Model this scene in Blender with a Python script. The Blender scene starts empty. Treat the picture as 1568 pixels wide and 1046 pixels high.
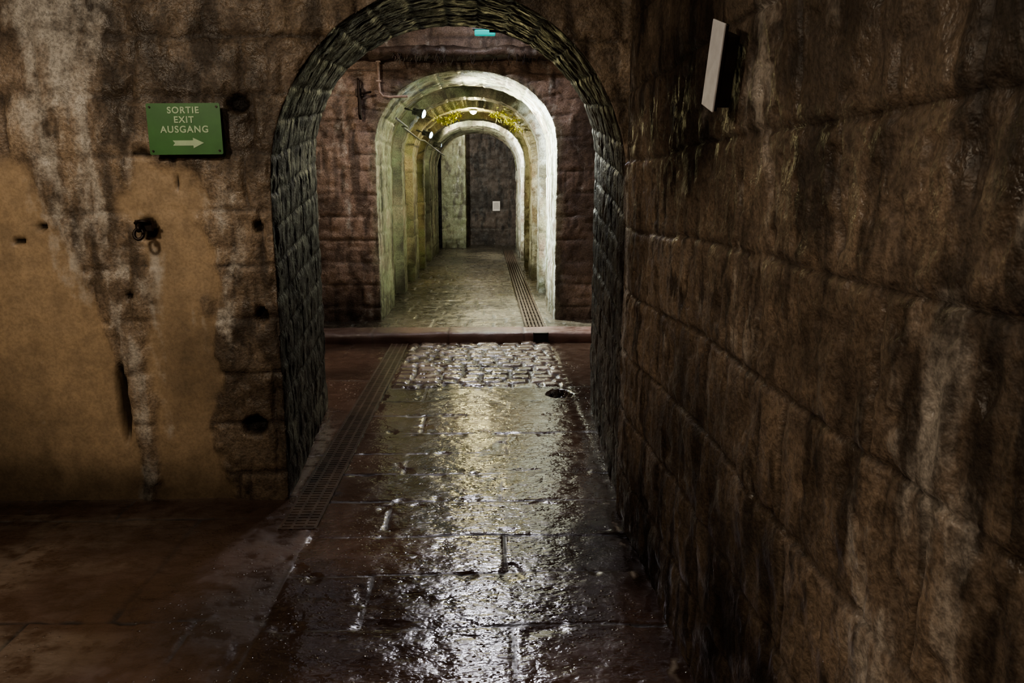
import bpy, math, random
import numpy as np
from mathutils import Vector, Matrix
random.seed(4); rng=np.random.default_rng(4)
scene=bpy.context.scene
scene.view_settings.view_transform='AgX'
scene.view_settings.look='AgX - Medium High Contrast'
scene.view_settings.exposure=0.7
col=scene.collection

# ------------------------------------------------------------ numpy noise
def _h(ix,iy,iz,seed):
    h=(ix.astype(np.int64)*374761393+iy.astype(np.int64)*668265263+iz.astype(np.int64)*2147483647+seed*1274126177)&0xffffffff
    h=((h^(h>>13))*1274126177)&0xffffffff
    h=h^(h>>16)
    return (h&0xffff)/65535.0
def vn(x,y,z,seed=0):
    ix=np.floor(x);iy=np.floor(y);iz=np.floor(z)
    fx=x-ix;fy=y-iy;fz=z-iz
    fx=fx*fx*(3-2*fx);fy=fy*fy*(3-2*fy);fz=fz*fz*(3-2*fz)
    r=0
    for a in (0,1):
        for b in (0,1):
            for c in (0,1):
                w=(fx if a else 1-fx)*(fy if b else 1-fy)*(fz if c else 1-fz)
                r=r+w*_h(ix+a,iy+b,iz+c,seed)
    return r
def fbm(x,y,z,seed=0,octv=4,gain=.5):
    s=0;a=1;t=0
    for o in range(octv):
        s=s+a*vn(x*2**o+o*17.3,y*2**o+o*5.1,z*2**o+o*9.7,seed+o);t+=a;a*=gain
    return s/t
def ss(a,b,x):
    t=np.clip((x-a)/(b-a),0,1);return t*t*(3-2*t)
def blocks(U,V,rh,bw,seed,voff=0.0,wob=.03):
    """irregular coursed masonry: distance to nearest joint (m) and a random id"""
    z=U*0+seed*3.1
    Vw=V+voff+(fbm(U*1.3,V*.7,z,seed+1,2)-.5)*wob*2
    row=np.floor(Vw/rh); fv=Vw/rh-row
    off=_h(row,row*0,row*0,seed+5)
    Uw=U/bw+off*3+(vn(U/bw*.9,row*7.7,z,seed+2)-.5)*.7+(fbm(U*3,V*3,z,seed+8,2)-.5)*wob*2/bw
    c=np.floor(Uw); fu=Uw-c
    dv=np.minimum(fv,1-fv)*rh; du=np.minimum(fu,1-fu)*bw
    return np.minimum(dv,du), _h(row,c,row*0,seed+9)

def grid_mesh(name,P,mat,attrs,smooth=True):
    n,m,_=P.shape
    x,y,z=P[...,0],P[...,1],P[...,2]
    attrs['big']=fbm(x*1.5,y*1.5,z*1.5,901,3)
    if 'dry' in attrs:
        attrs['st']=fbm(x*4,y*4,z*4,902,2)
    else:
        attrs['st']=fbm(x*9+2*vn(x*3,y*3,z*3,7),y*9,z*1.7,902,5,.62)
        attrs['st2']=fbm(x*11,y*11,z*3.2+2*vn(x*4,y*4,z*2,8),903,5,.66)
    idx=np.arange(n*m).reshape(n,m)
    f=np.stack([idx[:-1,:-1],idx[1:,:-1],idx[1:,1:],idx[:-1,1:]],-1).reshape(-1,4)
    me=bpy.data.meshes.new(name)
    me.vertices.add(n*m); me.vertices.foreach_set('co',P.reshape(-1).astype(np.float32))
    me.loops.add(f.size); me.loops.foreach_set('vertex_index',f.reshape(-1).astype(np.int32))
    me.polygons.add(len(f)); me.polygons.foreach_set('loop_start',(np.arange(len(f))*4).astype(np.int32))
    me.polygons.foreach_set('use_smooth',np.ones(len(f),bool))
    me.update(calc_edges=True); me.validate()
    for k,v in attrs.items():
        a=me.attributes.new(k,'FLOAT','POINT'); a.data.foreach_set('value',np.broadcast_to(v,(n,m)).reshape(-1).astype(np.float32))
    ob=bpy.data.objects.new(name,me); col.objects.link(ob); me.materials.append(mat)
    return ob

# ------------------------------------------------------------ materials
class NT:
    def __init__(s,name):
        s.m=bpy.data.materials.new(name); s.m.use_nodes=True; s.t=s.m.node_tree; s.b=s.t.nodes['Principled BSDF']
        s.tc=s.t.nodes.new('ShaderNodeTexCoord')
    def lk(s,a,b): s.t.links.new(a,b)
    def set(s,inp,v):
        if hasattr(v,'node'): s.lk(v,inp)
        else: inp.default_value=v
    def noise(s,scale,detail=4,rough=.55,sc=(1,1,1),dist=0):
        mp=s.t.nodes.new('ShaderNodeMapping'); mp.inputs['Scale'].default_value=sc; s.lk(s.tc.outputs['Object'],mp.inputs[0])
        n=s.t.nodes.new('ShaderNodeTexNoise'); n.inputs['Scale'].default_value=scale;n.inputs['Detail'].default_value=detail
        n.inputs['Roughness'].default_value=rough;n.inputs['Distortion'].default_value=dist
        s.lk(mp.outputs[0],n.inputs['Vector']);return n.outputs['Fac']
    def math(s,op,a,b=0.0,clamp=False):
        n=s.t.nodes.new('ShaderNodeMath');n.operation=op;n.use_clamp=clamp
        s.set(n.inputs[0],a);s.set(n.inputs[1],b);return n.outputs[0]
    def mr(s,v,a,b,c=0.0,d=1.0):
        n=s.t.nodes.new('ShaderNodeMapRange');n.interpolation_type='SMOOTHSTEP'
        s.set(n.inputs[0],v)
        for i,q in enumerate((a,b,c,d)): s.set(n.inputs[i+1],q)
        return n.outputs[0]
    def mix(s,f,a,b,mode='MIX'):
        n=s.t.nodes.new('ShaderNodeMix');n.data_type='RGBA';n.blend_type=mode
        s.set(n.inputs[0],f)
        for i,q in ((6,a),(7,b)):
            if hasattr(q,'node'): s.lk(q,n.inputs[i])
            else: n.inputs[i].default_value=(*q,1)
        return n.outputs[2]
    def attr(s,name):
        n=s.t.nodes.new('ShaderNodeAttribute');n.attribute_name=name;return n.outputs['Fac']
    def gray(s,v):
        n=s.t.nodes.new('ShaderNodeCombineColor')
        for i in range(3): s.lk(v,n.inputs[i])
        return n.outputs[0]
    def bump(s,h,strength,dist,prev=None):
        n=s.t.nodes.new('ShaderNodeBump');n.inputs['Strength'].default_value=strength;n.inputs['Distance'].default_value=dist
        s.lk(h,n.inputs['Height'])
        if prev is not None: s.lk(prev,n.inputs['Normal'])
        return n.outputs[0]

def stone(name,ca,cb,cj,cp=(.4,.27,.13),cw=(.55,.5,.44),cg=(.2,.28,.1),rough=(.3,.65),bump=.5,bd=.010,fine=70,spec=.5,dkf=.8):
    s=NT(name)
    big=s.attr('big');st=s.attr('st');st2=s.attr('st2')
    mid=s.noise(9,4,.68);fn=s.noise(fine,2,.65)
    blk=s.attr('blk');joint=s.attr('joint')
    f=s.math('ADD',s.math('MULTIPLY',blk,.45),s.math('MULTIPLY',s.mr(mid,.32,.68),.55),True)
    c=s.mix(f,ca,cb)
    c=s.mix(1.0,c,s.gray(s.mr(big,.3,.7,.5,1.35)),'MULTIPLY')
    c=s.mix(s.math('MULTIPLY',joint,.7),c,cj)
    pl=s.attr('plaster')
    pc=s.mix(s.mr(big,.35,.65),tuple(v*.7 for v in cp),tuple(v*1.1 for v in cp))
    pc=s.mix(1.0,pc,s.gray(s.mr(mid,.3,.7,.8,1.1)),'MULTIPLY')
    c=s.mix(s.math('MULTIPLY',pl,.95),c,pc)
    c=s.mix(s.math('MULTIPLY',s.attr('green'),s.mr(mid,.25,.6,.5,1)),c,cg)
    dk=s.math('MULTIPLY',s.mr(st2,.47,.66),s.math('SUBTRACT',dkf,s.math('MULTIPLY',pl,dkf*.8)))
    c=s.mix(dk,c,tuple(v*.25 for v in ca))
    w=s.math('ADD',s.attr('white'),s.math('MULTIPLY',s.math('SUBTRACT',st,.5),2.0))
    w=s.math('ADD',w,s.math('MULTIPLY',s.math('SUBTRACT',mid,.5),1.2))
    w=s.mr(w,.42,.95)
    c=s.mix(s.math('MULTIPLY',w,.85),c,cw)
    c=s.mix(1.0,c,s.gray(s.mr(fn,.33,.62,s.math('ADD',.65,s.math('MULTIPLY',pl,.25)),1.1)),'MULTIPLY')
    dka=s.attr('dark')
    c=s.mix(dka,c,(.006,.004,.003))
    s.lk(c,s.b.inputs['Base Color'])
    s.lk(s.mr(mid,.32,.64,rough[1],rough[0]),s.b.inputs['Roughness'])
    s.lk(s.math('MULTIPLY',s.math('SUBTRACT',1.0,s.math('MULTIPLY',dka,.85)),spec),s.b.inputs['Specular IOR Level'])
    hgt=s.math('ADD',s.math('MULTIPLY',mid,3.0),s.math('MULTIPLY',fn,1.0))
    hgt=s.math('MULTIPLY',hgt,s.math('SUBTRACT',1.0,s.math('MULTIPLY',pl,.8)))
    s.lk(s.bump(hgt,bump,bd),s.b.inputs['Normal'])
    return s.m

M_front=stone('stone_front_wall',(.135,.10,.073),(.32,.245,.175),(.065,.048,.036),cp=(.42,.31,.20),cw=(.58,.54,.48),rough=(.4,.75),dkf=.7)
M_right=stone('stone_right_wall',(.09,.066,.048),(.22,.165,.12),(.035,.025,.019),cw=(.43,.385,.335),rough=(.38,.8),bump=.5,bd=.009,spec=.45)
M_tunnel=stone('stone_tunnel',(.20,.14,.105),(.39,.29,.22),(.09,.07,.055),cw=(.72,.72,.64),cg=(.26,.29,.17),rough=(.3,.65),dkf=.7)
M_dark=stone('stone_dark',(.07,.052,.042),(.14,.10,.08),(.05,.04,.03),rough=(.4,.7))

def wetfloor(name,ca,cb,cj,rough=(.08,.3),bump=.35,rs=(1,1,1)):
    s=NT(name)
    big=s.attr('big');mid=s.noise(9,3,.65);rip=s.noise(26,2,.6,rs,.3);fn=s.noise(120,1,.6)
    drops=s.t.nodes.new('ShaderNodeTexVoronoi');drops.inputs['Scale'].default_value=38;s.lk(s.tc.outputs['Object'],drops.inputs['Vector'])
    dm=s.mr(drops.outputs['Distance'],.02,.25,1,0)
    dm=s.math('MULTIPLY',dm,s.mr(s.attr('st'),.42,.58))
    c=s.mix(s.math('ADD',s.math('MULTIPLY',s.attr('blk'),.5),s.math('MULTIPLY',s.mr(mid,.3,.7),.5),True),ca,cb)
    c=s.mix(1.0,c,s.gray(s.mr(big,.3,.7,.5,1.3)),'MULTIPLY')
    c=s.mix(s.math('MULTIPLY',s.attr('joint'),.9),c,cj)
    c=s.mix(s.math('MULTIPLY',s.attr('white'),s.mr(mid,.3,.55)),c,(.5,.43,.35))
    c=s.mix(s.attr('dark'),c,(.004,.003,.003))
    s.lk(c,s.b.inputs['Base Color'])
    dry=s.attr('dry')
    r=s.math('ADD',s.mr(mid,.3,.7,rough[0],rough[1]),s.math('MULTIPLY',dry,s.mr(mid,.3,.6,.18,.45)))
    r=s.math('ADD',r,s.math('MULTIPLY',s.attr('joint'),.45))
    s.lk(r,s.b.inputs['Roughness'])
    s.b.inputs['Specular IOR Level'].default_value=.9
    h=s.math('ADD',s.math('MULTIPLY',mid,4.5),s.math('MULTIPLY',rip,3.2))
    h=s.math('ADD',h,s.math('MULTIPLY',dm,3.6));h=s.math('ADD',h,s.math('MULTIPLY',fn,.35))
    s.lk(s.bump(h,bump,.002),s.b.inputs['Normal'])
    return s.m
M_floor=wetfloor('wet_flagstone',(.042,.023,.016),(.095,.055,.037),(.010,.007,.005),rough=(.10,.26),bump=.55,rs=(.8,1.4,1))
M_tfloor=wetfloor('wet_tunnel_floor',(.06,.052,.038),(.14,.115,.082),(.02,.017,.012),rough=(.14,.34),bump=.7)

def simple(name,c,rough=.5,metal=0,var=.3,scale=30,bump=.2,emit=None,es=0):
    s=NT(name);n=s.noise(scale,3)
    cc=s.mix(s.mr(n,.3,.7),tuple(v*(1-var) for v in c),tuple(min(1,v*(1+var)) for v in c))
    s.lk(cc,s.b.inputs['Base Color']);s.b.inputs['Roughness'].default_value=rough;s.b.inputs['Metallic'].default_value=metal
    s.lk(s.bump(n,bump,.003),s.b.inputs['Normal'])
    if emit: s.b.inputs['Emission Color'].default_value=(*emit,1);s.b.inputs['Emission Strength'].default_value=es
    return s.m
M_iron=simple('rusty_iron',(.035,.025,.02),.45,.6)
M_grate=simple('wet_grate_metal',(.085,.06,.045),.3,.1,.4,12,.3)
M_green=simple('green_enamel',(.05,.185,.04),.45,0,.12,8,.1)
M_text=simple('sign_lettering',(.5,.66,.42),.5,0,.05)
M_white=simple('white_plate',(.68,.68,.7),.3,0,.08)
M_pipe=simple('conduit',(.4,.3,.24),.4)
M_house=simple('lamp_housing',(.16,.17,.17),.35,.5)
M_lens=simple('lamp_lens_cool',(.8,.9,1),.2,0,.02,emit=(.92,.9,1),es=130)
M_lensb=simple('lamp_lens_blue',(.2,.6,1),.2,0,.02,emit=(.45,.75,1),es=14)
M_lensw=simple('lamp_lens_warm',(1,.9,.6),.2,0,.02,emit=(1,.85,.45),es=25)
M_teal=simple('teal_glint_glow',(.02,.4,.4),.2,0,.02,emit=(.0,.45,.38),es=.45)
M_leaf=simple('moss_leaf',(.5,.5,.04),.5,0,.5,40,.1)
M_paper=simple('paper',(.75,.68,.64),.6,0,.05)

# ------------------------------------------------------------ arch walls
def profile(xl,xr,z0,zs,zc,nj,na,p=2.0):
    cx=(xl+xr)/2;a=(xr-xl)/2;b=zc-zs
    z=np.linspace(z0,zs,nj,endpoint=False)
    th=np.linspace(math.pi,0,na)
    C=np.cos(th);S=np.sin(th)
    ex=np.sign(C)*np.abs(C)**(2/p);ez=np.abs(S)**(2/p)
    X=np.concatenate([np.full(nj,xl),cx+a*ex,np.full(nj,xr)])
    Z=np.concatenate([z,zs+b*ez,z[::-1]])
    nx=-C/a;nz=-S/b;l=np.hypot(nx,nz);nx/=l;nz/=l
    NX=np.concatenate([np.ones(nj),nx,-np.ones(nj)]);NZ=np.concatenate([np.zeros(nj),nz,np.zeros(nj)])
    return X,Z,NX,NZ
def outer(XL,XR,z0,zs,zt,nj,na):
    z=np.linspace(z0,zs,nj,endpoint=False);t=np.linspace(0,1,na)
    ox=np.where(t<.22,XL,np.where(t>.78,XR,XL+(XR-XL)*np.clip((t-.22)/.56,0,1)))
    oz=np.where(t<.22,zs+(zt-zs)*t/.22,np.where(t>.78,zs+(zt-zs)*(1-t)/.22,zt))
    return np.concatenate([np.full(nj,XL),ox,np.full(nj,XR)]),np.concatenate([z,oz,z[::-1]])

def arch_wall(name,mat,y0,y1,p0,p1,XL,XR,zt,nj,na,nf,ni,nb,rowF,bwF,voF,rowI,bwI,seed,attrf,amp=1.0,ampI=.5,off=None,z0=0.0,jd=(.003,.013),pw=2.0,ring=None,ringw=.28):
    X0,Z0,NX0,NZ0=profile(p0[0],p0[1],z0,p0[2],p0[3],nj,na,pw)
    X1,Z1,NX1,NZ1=profile(p1[0],p1[1],z0,p1[2],p1[3],nj,na,pw)
    OX,OZ=outer(XL,XR,z0,p0[2],zt,nj,na)
    s=np.concatenate([[0],np.cumsum(np.hypot(np.diff(X0),np.diff(Z0)))])
    cols=[]
    for r in np.linspace(1,0,nf,endpoint=False)**1.15:
        P=np.stack([X0+(OX-X0)*r,np.full_like(X0,y0),Z0+(OZ-Z0)*r],-1)
        Nn=np.tile([0,-1.,0],(len(X0),1)); d=np.hypot(OX-X0,OZ-Z0)*r
        cols.append((P,Nn,0,d))
    for k in range(ni):
        t=k/(ni-1);y=y0+(y1-y0)*t
        X=X0+(X1-X0)*t;Z=Z0+(Z1-Z0)*t;NX=NX0+(NX1-NX0)*t;NZ=NZ0+(NZ1-NZ0)*t
        o=off(y) if off else 0
        P=np.stack([X-NX*o,np.full_like(X,y),Z-NZ*o],-1)
        w=math.exp(-(y-y0)/.035) ; w2=math.exp(-(y1-y)/.035) if nb else 0
        Nn=np.stack([NX,-w+w2+0*X,NZ],-1);Nn/=np.linalg.norm(Nn,axis=1)[:,None]
        P=P-Nn*.012*(w+w2)
        cols.append((P,Nn,1,np.full_like(X,min(y-y0,9))))
    if nb:
        OX,OZ=outer(XL,XR,z0,p1[2],zt,nj,na)
        for r in np.linspace(0,1,nb+1)[1:]**1.5:
            P=np.stack([X1+(OX-X1)*r,np.full_like(X1,y1),Z1+(OZ-Z1)*r],-1)
            cols.append((P,np.tile([0,1.,0],(len(X0),1)),2,np.hypot(OX-X1,OZ-Z1)*r))
    P=np.stack([c[0] for c in cols],1);Nn=np.stack([c[1] for c in cols],1)
    kind=np.array([c[2] for c in cols])[None,:]*np.ones((len(X0),1));D=np.stack([c[3] for c in cols],1)
    S=s[:,None]*np.ones((1,P.shape[1]))
    x,y,z=P[...,0],P[...,1],P[...,2]
    dF,iF=blocks(x,z,rowF,bwF,seed,voF)
    dI,iI=blocks(y,S,rowI,bwI,seed+20,0,.012)
    d=np.where(kind==1,dI,dF);bid=np.where(kind==1,iI,iF)
    if ring:
        dd=np.minimum(np.minimum(np.abs(S/ring-np.round(S/ring))*ring,np.abs(D-ringw)),9)
        inr=(kind==0)&(D<ringw)&(z>p0[2]-.1)
        d=np.where(inr,dd,d);bid=np.where(inr,_h(np.floor(S/ring),S*0,S*0,seed),bid)
    d=d+(fbm(x*14,y*14,z*14,seed+3,3)-.5)*.012
    joint=1-ss(jd[0],jd[1],d)
    A=attrf(x,y,z,kind,D)
    pl=A['plaster']
    joint=joint*(1-pl)
    n1=fbm(x*3,y*3,z*3,seed+6,3)-.5;n2=fbm(x*14,y*14,z*14,seed+7,4,.6)-.5
    rg=1-.85*pl
    am=np.where(kind==1,ampI,amp)
    h=(bid-.5)*.012*(1-pl)+n1*.035*(1-.5*pl)+n2*.028*rg-joint*.010+ss(.0,.04,d)*.005*rg
    pit=ss(.66,.78,vn(x*22,y*22,z*22,seed+12)); h=h-pit*.010*rg
    h=h*am+A.get('disp',0)
    P=P+Nn*h[...,None]
    at=dict(joint=joint,blk=bid,plaster=pl,white=A['white'],green=A['green'],dark=A['dark'])
    return grid_mesh(name,P,mat,at)

def bump1(x,c,w): return np.exp(-((x-c)/w)**2)
def attr_front(x,y,z,kind,D):
    n=fbm(x*4,y*4,z*4,77,4)-.5
    n3=fbm(x*12,y*12,z*5,78,4,.6)-.5
    f=(kind==0)*1.0
    edge=-1.36+n*.35+n3*.1
    pl=f*(1-ss(edge-.03,edge+.03,x))*(1-ss(1.72+n*.25,1.80+n*.25,z+n3*.1))
    cxs=np.interp(z,[0,.3,.8,1.2,1.7,2.5],[-1.74,-1.76,-1.80,-1.84,-1.97,-2.05])+n*.12+n3*.06
    wd=np.interp(z,[0,.3,.8,1.2,1.7,2.5],[.05,.06,.09,.18,.27,.36])
    g=np.exp(-((x-cxs)/wd)**2)
    pl=pl*(1-.85*ss(.3,.6,g+n*.6))
    white=f*(g*.9*np.interp(z,[0,.5,1.0,1.5,1.9,3],[.5,.6,.98,1,.55,.3])+.33*bump1(x,-1.22,.2)*ss(.5,1.,z)*(1-ss(1.8,2.1,z))+.25*bump1(x,-2.5,.3)*ss(1.7,2.,z)+.18*ss(1.75,1.95,z)*(1-ss(-1.3,-1.1,x)))
    dark=np.zeros_like(x);disp=np.zeros_like(x)
    def hole(cx,cz,rx,rz,dep):
        nonlocal dark,disp
        q=((x-cx)/rx)**2+((z-cz)/rz)**2
        m=f*(1-ss(.6,1.5,q+n*.6)); dark=np.maximum(dark,m*.93);disp=disp-m*dep
    hole(-1.18,2.00,.05,.04,.05);hole(-2.17,1.42,.025,.02,.03);hole(-2.29,1.35,.03,.018,.03)
    hole(-1.865,.52,.03,.2,.05);hole(-1.13,.98,.03,.035,.04);hole(-1.12,1.42,.02,.03,.03);hole(-1.78,1.08,.02,.02,.02);hole(-1.66,1.41,.04,.05,.03)
    hole(-1.66,1.77,.05,.02,.02);hole(-1.5,1.63,.008,.03,.02);hole(-1.2,.40,.06,.05,.04)
    dark=np.maximum(dark,.75*(1-ss(.0,.4,z+n*.3)))  # base darkened in colour for light falling off from above
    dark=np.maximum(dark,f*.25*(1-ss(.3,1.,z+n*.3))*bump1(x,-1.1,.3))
    dark=np.maximum(dark,f*.3*ss(2.1,2.5,z+n*.3))  # top darkened in colour, standing in for dim light there
    dark=np.maximum(dark,(kind==1)*.80)  # arch soffit darkened in colour to offset stray lamp light
    disp=disp-.02*pl
    return dict(plaster=pl,white=white,green=np.zeros_like(x)+.0,dark=dark,disp=disp)

Y0,Y1=3.86,5.63
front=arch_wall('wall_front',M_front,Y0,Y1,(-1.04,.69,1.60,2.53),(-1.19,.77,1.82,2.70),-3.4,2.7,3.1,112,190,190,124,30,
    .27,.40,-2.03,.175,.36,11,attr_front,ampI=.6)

def attr_back(x,y,z,kind,D):
    n=fbm(x*4,y*4,z*4,99,4)-.5
    deep=(kind==1)*1.0
    green=deep*np.clip(.8+n*1.8-.2*ss(2.4,2.8,z)-.3*ss(.3,.7,x),0,1)
    green=np.maximum(green,(kind==0)*(1-ss(.0,.12,D+n*.2))*.5)
    white=(kind==0)*(.3*bump1(x,-.2,.25)*ss(2.85,3.0,z)+.15)+deep*(.6*ss(.3,.6,x)+.22*ss(2.5,2.8,z))  # whiter right tunnel wall and crown: lamp glare painted into the stone
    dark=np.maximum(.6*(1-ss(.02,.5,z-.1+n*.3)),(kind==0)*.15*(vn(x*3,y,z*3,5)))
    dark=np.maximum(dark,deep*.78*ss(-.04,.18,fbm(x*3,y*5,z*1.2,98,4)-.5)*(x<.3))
    return dict(plaster=np.zeros_like(x),white=white,green=green,dark=dark)
rings=[(8.8,10.2),(11.3,11.8),(12.9,13.7),(14.9,15.3),(16.4,19.0)]
def off(y):
    o=.12
    for a,b in rings:
        if a<=y<=b:o=0.0
    return o
TY0,TY1=8.9,19.0
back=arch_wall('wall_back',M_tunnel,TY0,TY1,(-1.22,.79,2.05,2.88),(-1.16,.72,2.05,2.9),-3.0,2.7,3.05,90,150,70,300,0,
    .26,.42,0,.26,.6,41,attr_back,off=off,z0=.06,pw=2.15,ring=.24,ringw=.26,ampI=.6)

def plane_wall(name,mat,fn,U,V,rh,bw,seed,amp=1,voff=0,attrf=None,jd=(.003,.013),jdep=.010,wob=.03):
    u,v=np.meshgrid(U,V,indexing='ij')
    P,Nn=fn(u,v)
    d,bid=blocks(u,v,rh,bw,seed,voff,wob)
    x,y,z=P[...,0],P[...,1],P[...,2]
    d=d+(fbm(x*14,y*14,z*14,seed+3,3)-.5)*.014
    joint=1-ss(jd[0],jd[1],d)
    n1=fbm(x*2.6,y*2.6,z*2.6,seed+6,3)-.5;n2=fbm(x*13,y*13,z*8,seed+7,5,.6)-.5
    h=((bid-.5)*.009+n1*.028+n2*.028-joint*jdep+ss(0,.04,d)*.004)*amp
    pit=ss(.64,.78,vn(x*26,y*26,z*18,seed+12));h=h-pit*.008*amp
    A=attrf(u,v) if attrf else {}
    h=h+A.get('disp',0)
    P=P+np.array(Nn)*h[...,None]
    at=dict(joint=joint*A.get('jm',1),blk=bid)
    for k in('plaster','white','green','dark'):at[k]=A.get(k,np.zeros_like(u))
    return grid_mesh(name,P,mat,at)
def attr_right(y,z):
    n=fbm(y*4,z*4,z*0,55,4)-.5
    w=.14+.3*bump1(y,1.12,.10)*ss(1.0,1.2,z)+.25*bump1(y,1.2,.08)*(1-ss(1.1,1.3,z))+.9*bump1(y,3.62,.06)*ss(.6,.9,z)*(1-ss(1.4,1.7,z))+.2*bump1(y,.95,.14)  # the strong white strip near the far end is a painted highlight
    w=w+.22*ss(1.65,1.9,z)*ss(-.05,.15,n)
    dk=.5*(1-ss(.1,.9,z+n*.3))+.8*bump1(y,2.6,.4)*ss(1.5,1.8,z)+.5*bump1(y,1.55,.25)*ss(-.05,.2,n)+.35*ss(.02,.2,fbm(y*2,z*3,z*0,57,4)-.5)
    return dict(white=w-.08*(y>2),dark=np.clip(dk,0,.85),disp=-.03*ss(3.7,3.86,y)+.02*bump1(y,3.5,.3))
yy=np.concatenate([np.linspace(-1.5,.5,50,endpoint=False),np.linspace(.5,2.2,240,endpoint=False),np.linspace(2.2,3.9,170)])
zz=np.linspace(0,3.1,330)
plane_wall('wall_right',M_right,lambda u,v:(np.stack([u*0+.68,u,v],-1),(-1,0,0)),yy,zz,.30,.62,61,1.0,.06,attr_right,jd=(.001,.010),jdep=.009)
def pw(name,mat,fn,U,V,seed,**k): return plane_wall(name,mat,fn,U,V,.27,.45,seed,**k)
L=lambda a,b,n:np.linspace(a,b,n)
pw('wall_left',M_front,lambda u,v:(np.stack([u*0-3.4,u,v],-1),(1,0,0)),L(-1.5,3.9,100),L(0,3.1,60),71)
pw('wall_rear',M_front,lambda u,v:(np.stack([u,u*0-1.5,v],-1),(0,1,0)),L(-3.4,.7,80),L(0,3.1,60),72)
pw('wall_chamber_left',M_tunnel,lambda u,v:(np.stack([u*0-3.0,u,v],-1),(1,0,0)),L(5.6,8.95,70),L(0,4.3,80),73)
pw('wall_chamber_right',M_tunnel,lambda u,v:(np.stack([u*0+2.7,u,v],-1),(-1,0,0)),L(5.6,8.95,70),L(0,4.3,80),74)
pw('wall_chamber_upper',M_tunnel,lambda u,v:(np.stack([u,u*0+8.98,v],-1),(0,-1,0)),L(-3.0,2.7,200),L(3.0,4.3,50),75,attrf=lambda u,v:dict(white=.35+0*u))  # whitened stone stands in for the lit wall above the ledge
pw('wall_chamber_upper_front',M_dark,lambda u,v:(np.stack([u,u*0+5.5,v],-1),(0,1,0)),L(-3.0,2.7,100),L(3.05,4.3,30),79)
pw('ceiling',M_dark,lambda u,v:(np.stack([u,v,u*0+3.08],-1),(0,0,-1)),L(-3.4,.75,90),L(-1.5,3.9,100),76)
pw('ceiling_chamber',M_dark,lambda u,v:(np.stack([u,v,u*0+4.25],-1),(0,0,-1)),L(-3.0,2.7,90),L(5.45,9.0,70),77)
def attr_end(x,z): return dict(dark=.3+0*x)
pw('wall_end',M_dark,lambda u,v:(np.stack([u,u*0+21.4,v],-1),(0,-1,0)),L(-1.6,1.3,90),L(.05,3.2,90),78,attrf=attr_end)
pw('wall_end_left',M_tunnel,lambda u,v:(np.stack([u*0-1.3,u,v],-1),(1,0,0)),L(18.9,21.5,60),L(.05,3.2,60),81)
pw('wall_end_right',M_tunnel,lambda u,v:(np.stack([u*0+1.15,u,v],-1),(-1,0,0)),L(18.9,21.5,60),L(.05,3.2,60),82)
pw('ceiling_end',M_dark,lambda u,v:(np.stack([u,v,u*0+3.15],-1),(0,0,-1)),L(-1.6,1.3,50),L(18.9,21.5,50),83)

# ------------------------------------------------------------ floors
X=L(-3.4,2.7,480);Yf=np.concatenate([L(-1.5,1.6,60)[:-1],L(1.6,4.6,330)[:-1],L(4.6,8.06,280)])
x,y=np.meshgrid(X,Yf,indexing='ij')
wx=x+(fbm(x*3,y*3,x*0,201,3)-.5)*.03;wy=y+(fbm(x*3,y*3,x*0,202,3)-.5)*.05
rows=np.array([-9,-.2,.2,.6,1.0,1.4,1.8,2.2,2.61,3.01,3.385,3.8,4.2,4.55,4.95,5.35,5.75,6.15,9])
ri=np.searchsorted(rows,wy)-1
dyj=np.minimum(np.abs(wy-rows[np.clip(ri,0,18)]),np.abs(wy-rows[np.clip(ri+1,0,18)]))
jx=np.where(ri%2==0,-.48,.11)+(_h(ri,ri*0,ri*0,3)-.5)*.1
dc=np.minimum(np.minimum(dyj,np.abs(wx-jx)),np.abs(wx+.85)); idc=_h(ri,(wx>jx)*1,ri*0,8)
zone_c=(wx>-.85)&(wx<3)
dl,idl=blocks(wx+.85,wy+.0,.93,.75,210,.1,.01);dl=np.minimum(dl,np.abs(wx+.85))
d=np.where(zone_c,dc,dl);bid=np.where(zone_c,idc,idl)
d=d+(fbm(x*16,y*16,x*0,203,3)-.5)*.014
fill=.35+.65*ss(.38,.6,vn(x*2.7,y*2.7,x*0,251))
joint=(1-ss(.001,.010,d))*fill
n1=fbm(x*2.5,y*2.5,x*0,204,3)-.5;n2=fbm(x*16,y*16,x*0,205,4)-.5
h=(bid-.5)*.003+n1*.008+n2*.0045-joint*.0055
tx=(_h(ri,(wx>jx)*1,ri*0,18)-.5)*.008; h=h+np.where(zone_c,tx*(wx-jx),0)
h=h-ss(.66,.78,vn(x*11,y*11,x*0,206))*.006*(1-ss(.02,.09,d))
cob=ss(6.15,6.2,wy+n1*.1)*ss(-.80,-.76,wx)*(1-ss(.62,.68,wx+n1*.1))
dcb,icb=blocks(x,y,.15,.20,221,0,.03)
pil=ss(0,.03,dcb)
hc=pil*.022-.012+(icb-.5)*.012+n2*.014
h=h*(1-cob)+hc*cob
joint=joint*(1-cob)+cob*(1-ss(.002,.02,dcb));bid=bid*(1-cob)+icb*cob
h=h-.03*((x>-.99)&(x<-.84)&(y>3.5)&(y<7.98))
q=((x-.58)/.09)**2+((y-5.95)/.13)**2;hm=1-ss(.6,1.3,q+n2)
h=h-hm*.06
h=h-bump1(x,.655+n2*.04,.03)*.004
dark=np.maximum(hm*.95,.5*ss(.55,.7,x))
white=np.clip(.9*bump1(x,.625+n2*.08,.009)*(y<3.9)*ss(.45,.6,vn(x*0,y*14,x*0,9)),0,1)+cob*(.15+.4*ss(.5,.8,icb))*(1-joint)  # thin white line: glints and mortar bits painted along the right wall
white=white+.35*ss(-1.01,-1.03,x)*ss(3.8,3.95,y)*(1-ss(4.9,5.4,y))
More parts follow.
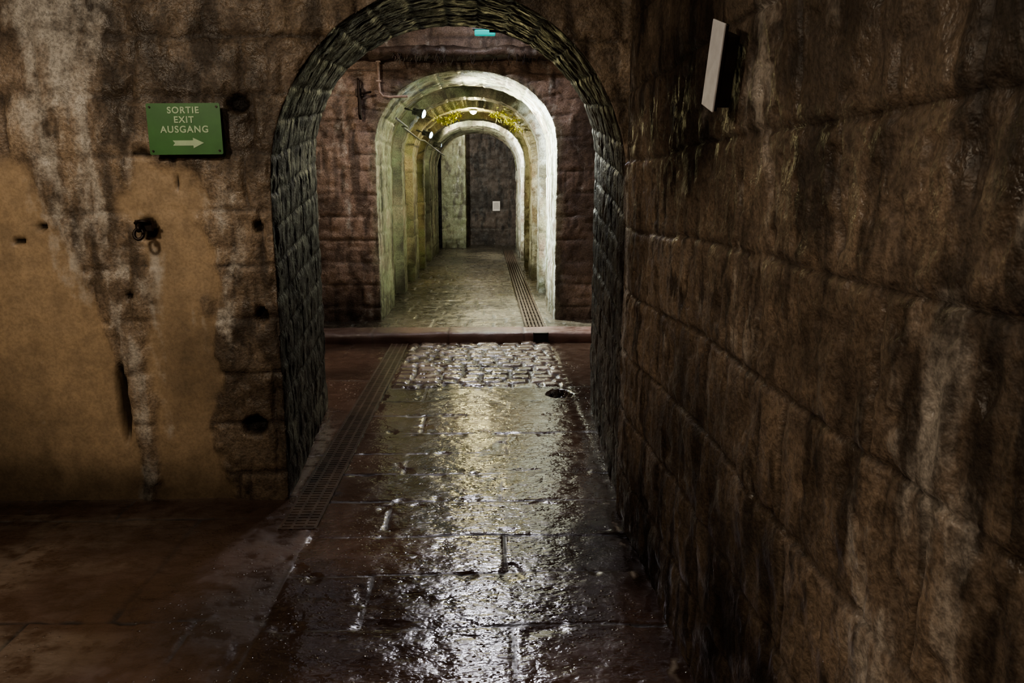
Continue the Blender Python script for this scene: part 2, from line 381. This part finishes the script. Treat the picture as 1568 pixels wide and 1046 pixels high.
pt=ss(.5,.7,fbm(x*1.6+n1*2,y*3.2,x*0,231,4))*(1-ss(-1.6,-1.2,x))*(y<3.7)
white=white+.22*pt  # pale patches paint in the lit part of the left floor
dark=np.maximum(dark,.5*(x<-.9)*ss(3.1,3.6,y)*(y<3.9))  # shadow band painted on the floor before the front wall
dry=np.where(x<-.85,1.,0.)*(1-.6*ss(.5,.62,vn(x*2.2,y*2.2,x*0,44)))*(1-ss(3.7,4,y))
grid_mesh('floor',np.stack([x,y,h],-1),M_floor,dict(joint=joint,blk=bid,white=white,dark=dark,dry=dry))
X=L(-3.0,2.7,320);Yt=np.concatenate([[8.10],L(8.12,12,200)[:-1],L(12,21.5,220)])
x,y=np.meshgrid(X,Yt,indexing='ij')
wy=y+(fbm(x*3,y*3,x*0,302,3)-.5)*.04
d,bid=blocks(x,wy,.30,.42,301,0,.02);d=d+(fbm(x*16,y*16,x*0,303,3)-.5)*.01
joint=1-ss(.002,.014,d);n1=fbm(x*2.5,y*2.5,x*0,304,3)-.5;n2=fbm(x*14,y*14,x*0,305,4)-.5
h=.1+(bid-.5)*.010+n1*.02+n2*.010-joint*.010
h=h-.03*((x>.42)&(x<.66))
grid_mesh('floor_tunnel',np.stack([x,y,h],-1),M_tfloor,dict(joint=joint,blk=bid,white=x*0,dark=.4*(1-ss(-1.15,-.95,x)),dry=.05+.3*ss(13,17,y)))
X=L(-3.0,2.7,300)
prof=[(8.04,-.03),(8.03,.02),(8.03,.06),(8.035,.09),(8.06,.108),(8.10,.114),(8.2,.116),(8.3,.116),(8.38,.112),(8.40,.08)]
P=np.zeros((300,len(prof),3))
for j,(a,b) in enumerate(prof):
    P[:,j,0]=X;P[:,j,1]=a+(fbm(X*5,X*0+j*.5,X*0,311,3)-.5)*.03;P[:,j,2]=b+(fbm(X*4,X*0+j*.4,X*0,312,3)-.5)*.02
jj=np.abs((X/.8)%1-.5)*.8
J=(1-ss(.004,.012,jj))[:,None]*np.ones((1,len(prof)));P[...,2]-=J*.012
M_step=wetfloor('wet_step_stone',(.08,.04,.03),(.14,.07,.052),(.02,.012,.01),rough=(.3,.5))
grid_mesh('stone_step',P,M_step,dict(joint=J,blk=J*0+.5,white=J*0,dark=J*0,dry=J*0+.3))

# ------------------------------------------------------------ mesh helpers
def mesh_obj(name,V,F,mat,parent=None,smooth=False):
    me=bpy.data.meshes.new(name);me.from_pydata(V,[],F);me.update();me.materials.append(mat)
    if smooth: me.polygons.foreach_set('use_smooth',[True]*len(me.polygons))
    o=bpy.data.objects.new(name,me);col.objects.link(o)
    if parent:o.parent=parent
    return o
def box(V,F,a,b):
    n=len(V);x0,y0,z0=a;x1,y1,z1=b
    V+= [(x0,y0,z0),(x1,y0,z0),(x1,y1,z0),(x0,y1,z0),(x0,y0,z1),(x1,y0,z1),(x1,y1,z1),(x0,y1,z1)]
    F+= [tuple(n+i for i in q) for q in((0,3,2,1),(4,5,6,7),(0,1,5,4),(1,2,6,5),(2,3,7,6),(3,0,4,7))]
def bevel(o,w,seg=2):
    m=o.modifiers.new('b','BEVEL');m.width=w;m.segments=seg
def tube(V,F,path,r,n=10):
    rs=r if hasattr(r,'__len__') else [r]*len(path)
    base=len(V);pts=[Vector(p) for p in path]
    for i,p in enumerate(pts):
        t=(pts[min(i+1,len(pts)-1)]-pts[max(i-1,0)]).normalized()
        a=t.orthogonal().normalized() if i==0 else (a-t*a.dot(t)).normalized()
        b=t.cross(a)
        for k in range(n):
            th=2*math.pi*k/n;V.append(tuple(p+(a*math.cos(th)+b*math.sin(th))*rs[i]))
    for i in range(len(pts)-1):
        for k in range(n):
            k2=(k+1)%n;F.append((base+i*n+k,base+i*n+k2,base+(i+1)*n+k2,base+(i+1)*n+k))
    F.append(tuple(base+k for k in range(n))[::-1]);F.append(tuple(base+(len(pts)-1)*n+k for k in range(n)))
def empty(name,loc=(0,0,0),rot=(0,0,0)):
    o=bpy.data.objects.new(name,None);o.location=loc;o.rotation_euler=rot;o.empty_display_size=.1;col.objects.link(o);return o

def grate(name,x0,x1,y0,y1,z,step):
    V=[];F=[]
    box(V,F,(x0,y0,z-.025),(x0+.014,y1,z));box(V,F,(x1-.014,y0,z-.025),(x1,y1,z))
    for k in (1,2): 
        xm=x0+(x1-x0)*k/3;box(V,F,(xm-.007,y0,z-.018),(xm+.007,y1,z-.001))
    yy=y0
    while yy<y1:
        box(V,F,(x0+.01,yy,z-.016),(x1-.01,yy+step*.68,z-.002));yy+=step
    return mesh_obj(name,V,F,M_grate)
grate('drain_grate',-1.005,-.825,3.48,8.0,.006,.034)
V=[];F=[]
for k in range(6):
    xx=.43+k*.04;box(V,F,(xx,8.41,.07),(xx+.024,19.5,.106))
yy=8.5
while yy<19.4: box(V,F,(.43,yy,.075),(.65,yy+.02,.1));yy+=.25
mesh_obj('drain_grate',V,F,M_grate)
V=[];F=[];box(V,F,(.49,7.99,.0),(.50,8.02,.11));box(V,F,(.64,7.99,.0),(.65,8.02,.11));box(V,F,(.49,7.99,.1),(.65,8.02,.11));box(V,F,(.50,8.012,.0),(.64,8.018,.10))
o=mesh_obj('drain_outlet',V,F,simple('black_outlet',(.006,.006,.006),.5))

# ------------------------------------------------------------ exit sign
es=empty('exit_sign',(-1.415,3.80,1.878),(0,math.radians(-.6),0))
w,hh=.171,.117
def rrect(w,h,r,n=6):
    pts=[]
    for cx,cz,a0 in((w-r,h-r,0),(-w+r,h-r,90),(-w+r,-h+r,180),(w-r,-h+r,270)):
        for k in range(n+1):
            a=math.radians(a0+90*k/n);pts.append((cx+r*math.cos(a),cz+r*math.sin(a)))
    return pts
pts=rrect(w,hh,.008);n=len(pts)
V=[(p[0],0,p[1]) for p in pts]+[(p[0],.006,p[1]) for p in pts]
F=[tuple(range(n)),tuple(range(2*n-1,n-1,-1))]+[(i,i+n,(i+1)%n+n,(i+1)%n) for i in range(n)]
mesh_obj('sign_plate',V,F,M_green,es)
def text(body,size,x,z,parent):
    cu=bpy.data.curves.new('t','FONT');cu.body=body;cu.size=size;cu.align_x='CENTER';cu.align_y='CENTER';cu.extrude=.0008;cu.offset=.001;cu.space_character=1.15
    ob=bpy.data.objects.new('t',cu);col.objects.link(ob)
    bpy.context.view_layer.update()
    me=bpy.data.meshes.new_from_object(ob.evaluated_get(bpy.context.evaluated_depsgraph_get()))
    bpy.data.objects.remove(ob)
    me.materials.clear();me.materials.append(M_text)
    o=bpy.data.objects.new('lettering_'+body.lower(),me);col.objects.link(o);o.parent=parent
    o.rotation_euler=(math.pi/2,0,0);o.location=(x,-.0015,z)
text('SORTIE',.041,.0,.084,es);text('EXIT',.041,.0,.041,es);text('AUSGANG',.043,0,-.003,es)
a=[(-.06,-.052),(.035,-.052),(.035,-.04),(.085,-.064),(.035,-.088),(.035,-.076),(-.06,-.076),(-.05,-.064)]
V=[(p[0],-.002,p[1]) for p in a];mesh_obj('arrow',V,[tuple(range(8))],M_text,es)
V=[];F=[]
for sx in(-1,1):
    for sz in(-1,1): tube(V,F,[(sx*.155,-.004,sz*.1),(sx*.155,.02,sz*.1)],.005,8)
mesh_obj('screws',V,F,M_iron,es)
hk=empty('iron_wall_ring',(-1.66,3.82,1.42))
V=[];F=[];box(V,F,(-.035,-.006,-.02),(.045,.02,.035));o=mesh_obj('back_plate',V,F,M_iron,hk);bevel(o,.004)
V=[];F=[];tube(V,F,[(0,0,.01),(0,-.04,.012),(.005,-.06,0),(.005,-.055,-.02)],.009,10)
c=[(.022*math.cos(t),-.05+.008*math.sin(t),-.03+.025*math.sin(t)) for t in np.linspace(0,2*math.pi,20)]
tube(V,F,c,.008,8);tube(V,F,[(-.03,-.01,.02),(.0,-.03,.03),(.05,-.02,.028)],.008,8)
mesh_obj('ring',V,F,M_iron,hk,True)
wp=empty('wall_plate',(.60,2.12,1.92),(math.radians(18),0,math.radians(2)))
V=[];F=[];box(V,F,(0,-.05,-.11),(.006,.05,.11));o=mesh_obj('plate',V,F,M_white,wp);bevel(o,.002)
V=[];F=[];box(V,F,(.006,-.04,-.10),(.05,.045,.08));box(V,F,(.0062,-.049,-.108),(.014,.049,.108));o=mesh_obj('shadow_block',V,F,M_iron,wp);bevel(o,.003)  # dark block stands in for the plate's back and its shadow
V=[];F=[]
cp=[(-1.16,8.84,3.05),(-1.16,8.84,2.72),(-1.155,8.84,2.64),(-1.12,8.84,2.60),(-1.04,8.84,2.59),(-.85,8.84,2.60)]
tube(V,F,cp,.014,10)
for z in(2.95,2.75):box(V,F,(-1.185,8.82,z),(-1.135,8.88,z+.015))
mesh_obj('conduit_pipe',V,F,M_pipe,None,False)
V=[];F=[];tube(V,F,[(-1.39,8.86,2.78),(-1.38,8.82,2.76),(-1.375,8.82,2.4),(-1.37,8.85,2.36)],[.012,.016,.02,.02],8);box(V,F,(-1.42,8.84,2.6),(-1.33,8.9,2.68));tube(V,F,[(-1.35,8.8,2.62),(-1.24,8.8,2.64)],.012,8)
mesh_obj('iron_hook',V,F,M_iron)
X=L(-3.0,2.7,260);pr=[(8.95,2.98),(8.72,2.99),(8.68,3.01),(8.67,3.05),(8.69,3.09),(8.75,3.11),(8.98,3.12)]
P=np.zeros((260,len(pr),3))
for j,(a,b) in enumerate(pr):
    P[:,j,0]=X;P[:,j,1]=a+(fbm(X*7,X*0+j*.6,X*0,411,4)-.5)*.07;P[:,j,2]=b+(fbm(X*8,X*0+j*.5,X*0,412,4)-.5)*.07
z0=P[...,0]*0
grid_mesh('stone_ledge',P,M_tunnel,dict(joint=z0,blk=z0+.4,plaster=z0,white=z0+.2,green=z0,dark=z0+.6))
V=[];F=[]
for k in range(70):
    xx=random.uniform(-1.0,.6);l=random.uniform(.03,.1);yv=random.uniform(8.66,8.76)
    tube(V,F,[(xx,yv,3.02),(xx+random.uniform(-.02,.02),yv,3.02-l*.5),(xx+random.uniform(-.03,.03),yv,3.0-l)],[.008,.006,.002],5)
mesh_obj('stalactite_fringe',V,F,M_iron)
V=[];F=[]
p=[(.05+t*.85,5.45-.1*t+.03*math.sin(t*9),2.66-.32*t**1.6+.03*math.sin(t*13)) for t in np.linspace(0,1,18)]
tube(V,F,p,.014,8);tube(V,F,[(q[0]-.02,q[1]-.03,q[2]-.03-.02*math.sin(i)) for i,q in enumerate(p)],.009,8)
box(V,F,(.33,5.36,2.52),(.42,5.44,2.56))
mesh_obj('ceiling_cable',V,F,M_iron,None,False)

# ------------------------------------------------------------ lamps
def aim(o,d): o.rotation_euler=Vector(d).to_track_quat('-Z','Y').to_euler()
def spot(loc,tgt,energy,color,size,blend,lens,scale=1.05,rad=.05):
    e=empty('spotlight',loc);aim(e,Vector(tgt)-Vector(loc));e.scale=(scale,)*3
    V=[];F=[]
    tube(V,F,[(0,0,.10),(0,0,.095),(0,0,.03),(0,0,.0),(0,0,-.035),(0,0,-.037)],[.02,.034,.038,.05,.056,.05],18)
    for k in range(4): tube(V,F,[(0,0,.045+k*.013),(0,0,.049+k*.013)],[.046,.046],18)
    mesh_obj('housing',V,F,M_house,e,False)
    V=[];F=[];tube(V,F,[(0,0,-.034),(0,0,-.044),(0,0,-.056)],[.048,.046,.03],18);mesh_obj('lens',V,F,lens,e,True)
    V=[];F=[];tube(V,F,[(.06,0,0),(.06,0,.08),(.0,0,.14),(-.06,0,.08),(-.06,0,0)],.007,8);tube(V,F,[(0,0,.14),(0,0,.2)],.012,8);mesh_obj('bracket',V,F,M_house,e,False)
    ld=bpy.data.lights.new('lamp','SPOT');ld.energy=energy;ld.color=color;ld.spot_size=math.radians(size);ld.spot_blend=blend;ld.shadow_soft_size=rad
    lo=bpy.data.objects.new('lamp_light',ld);col.objects.link(lo);lo.parent=e;lo.location=(0,0,-.07)
    return e
cool=(.90,1.0,.94)
spot((-.80,9.9,2.52),(.75,9.62,2.05),800,cool,132,.6,M_lensb)
spot((-.90,12.6,2.45),(.7,12.2,1.9),80,(1,.98,.78),140,.6,M_lensb)
spot((-.93,15.6,2.45),(.6,16.8,2.3),440,(.97,1,.9),125,.5,M_lensb)
def small_lamp(loc,energy,color,lens,name='bulkhead_lamp',r=.05,light='POINT'):
    e=empty(name,loc)
    V=[];F=[];tube(V,F,[(0,0,.06),(0,0,.05),(0,0,.02),(0,0,.015)],[.06,.07,.07,.06],20);mesh_obj('base',V,F,M_house,e)
    V=[];F=[];tube(V,F,[(0,0,.018),(0,0,0),(0,0,-.02),(0,0,-.035)],[.058,.055,.04,.01],20);mesh_obj('glass',V,F,lens,e,True)
    ld=bpy.data.lights.new('lamp',light);ld.energy=energy;ld.color=color;ld.shadow_soft_size=r
    lo=bpy.data.objects.new('lamp_light',ld);col.objects.link(lo);lo.parent=e;lo.location=(0,0,-.08);return e
small_lamp((-.2,13.15,2.84),38,(1,.86,.4),M_lensw)
small_lamp((-.2,19.6,3.06),13,(1,.93,.8),M_lensw)
# flood lamp hanging in the chamber, above the sight line through the arch
fl=empty('flood_lamp',(-.1,8.05,3.6),(math.radians(-38),0,0))
V=[];F=[];box(V,F,(-.24,-.12,.01),(.24,.12,.07));o=mesh_obj('housing',V,F,M_house,fl);bevel(o,.015)
V=[];F=[];box(V,F,(-.22,-.10,-.002),(.22,.10,.012));o=mesh_obj('glass',V,F,M_lens,fl);bevel(o,.004)
V=[];F=[];tube(V,F,[(0,0,.07),(0,.2,.36),(0,.42,.62)],.014,8);mesh_obj('arm',V,F,M_house,fl)
small_lamp((-2.2,6.4,3.3),48,(1,.84,.66),M_lensw,r=.1)
tl=empty('teal_glint',(.0,8.62,3.22))  # added glowing bar that imitates a teal glint above the ledge
V=[];F=[];box(V,F,(-.11,-.03,-.03),(.11,.03,.03));o=mesh_obj('glass',V,F,M_teal,tl);bevel(o,.015,3)
V=[];F=[];box(V,F,(-.13,-.035,.03),(.13,.05,.06));mesh_obj('housing',V,F,M_house,tl)
small_lamp((-2.1,1.4,2.95),66,(1,.87,.70),M_lensw,r=.12)
small_lamp((-.7,-.2,2.95),25,(1,.86,.70),M_lensw,r=.1)
# ------------------------------------------------------------ moss plants
V=[];F=[]
def leaf(p,d,l,w):
    d=d.normalized();s=d.orthogonal().normalized();s.rotate(Matrix.Rotation(random.uniform(0,6.28),3,d))
    n=len(V);m=p+d*l*.5+Vector((0,0,-.1*l));e=p+d*l+Vector((0,0,-.35*l))
    V.extend([tuple(p),tuple(m+s*w),tuple(e),tuple(m-s*w)]);F.append((n,n+1,n+2,n+3))
for c,cnt,sp in(((-.66,12.86,2.70),200,.12),((-.5,12.85,2.78),80,.10),((.22,12.86,2.78),120,.13),((.40,12.86,2.68),120,.10),((.53,12.9,2.56),50,.08)):
    for k in range(cnt):
        p=Vector((c[0]+random.gauss(0,sp*.6),c[1]+random.uniform(-.05,.1),c[2]+random.gauss(0,.03)))
        leaf(p,Vector((random.gauss(0,1),random.gauss(-.5,.7),random.gauss(-.2,.6))),random.uniform(.03,.07),random.uniform(.006,.014))
mesh_obj('lamp_flora',V,F,M_leaf)
def pil(uu,vv):
    W=.62
    xx=np.clip(uu,0,W)-1.14; yv=20.2+np.clip(uu-W,0,1.2)
    nx=np.where(uu>W,1.,0.);ny=np.where(uu<=W,-1.,0.)
    return np.stack([xx,yv,vv],-1),np.stack([nx,ny,nx*0],-1)
U=L(0,1.8,100);Vv=L(.05,3.1,100)
u,v=np.meshgrid(U,Vv,indexing='ij');P,Nn=pil(u,v)
d,bid=blocks(u,v,.3,.5,91);j=1-ss(.004,.018,d)
P=P+Nn*((fbm(u*6,v*6,u*0,93,4)-.5)*.05-j*.015)[...,None]
grid_mesh('stone_pilaster',P,M_tunnel,dict(joint=j,blk=bid,plaster=u*0,white=u*0+.15,green=u*0+.85,dark=.5*(1-ss(.1,.5,v))))
V=[];F=[];box(V,F,(.18,21.34,1.02),(.38,21.345,1.28));pn=mesh_obj('paper_notice',V,F,M_paper)
V=[];F=[]
for k in range(5): box(V,F,(.21,21.337,1.22-k*.035),(.35,21.3395,1.228-k*.035))
o=mesh_obj('print_lines',V,F,M_iron,pn)
V=[];F=[];tube(V,F,[(-1.0,9.0,2.38),(-1.0,10.2,2.38),(-1.08,10.4,2.4),(-1.06,12.8,2.38),(-1.0,13.0,2.38),(-1.0,16,2.38),(-.98,18.8,2.38)],.012,8)
mesh_obj('tunnel_cable',V,F,M_house)

# ------------------------------------------------------------ world, camera
wd=bpy.data.worlds.new('World');scene.world=wd;wd.use_nodes=True
wd.node_tree.nodes['Background'].inputs[0].default_value=(.5,.4,.3,1);wd.node_tree.nodes['Background'].inputs[1].default_value=.01
cam=bpy.data.cameras.new('Camera');co=bpy.data.objects.new('Camera',cam);col.objects.link(co)
cam.sensor_width=36;cam.lens=36*1180/1568;cam.clip_start=.02
co.location=(0,0,1.6);co.rotation_euler=(math.radians(90-11.17),0,math.radians(-1.9))
scene.camera=co
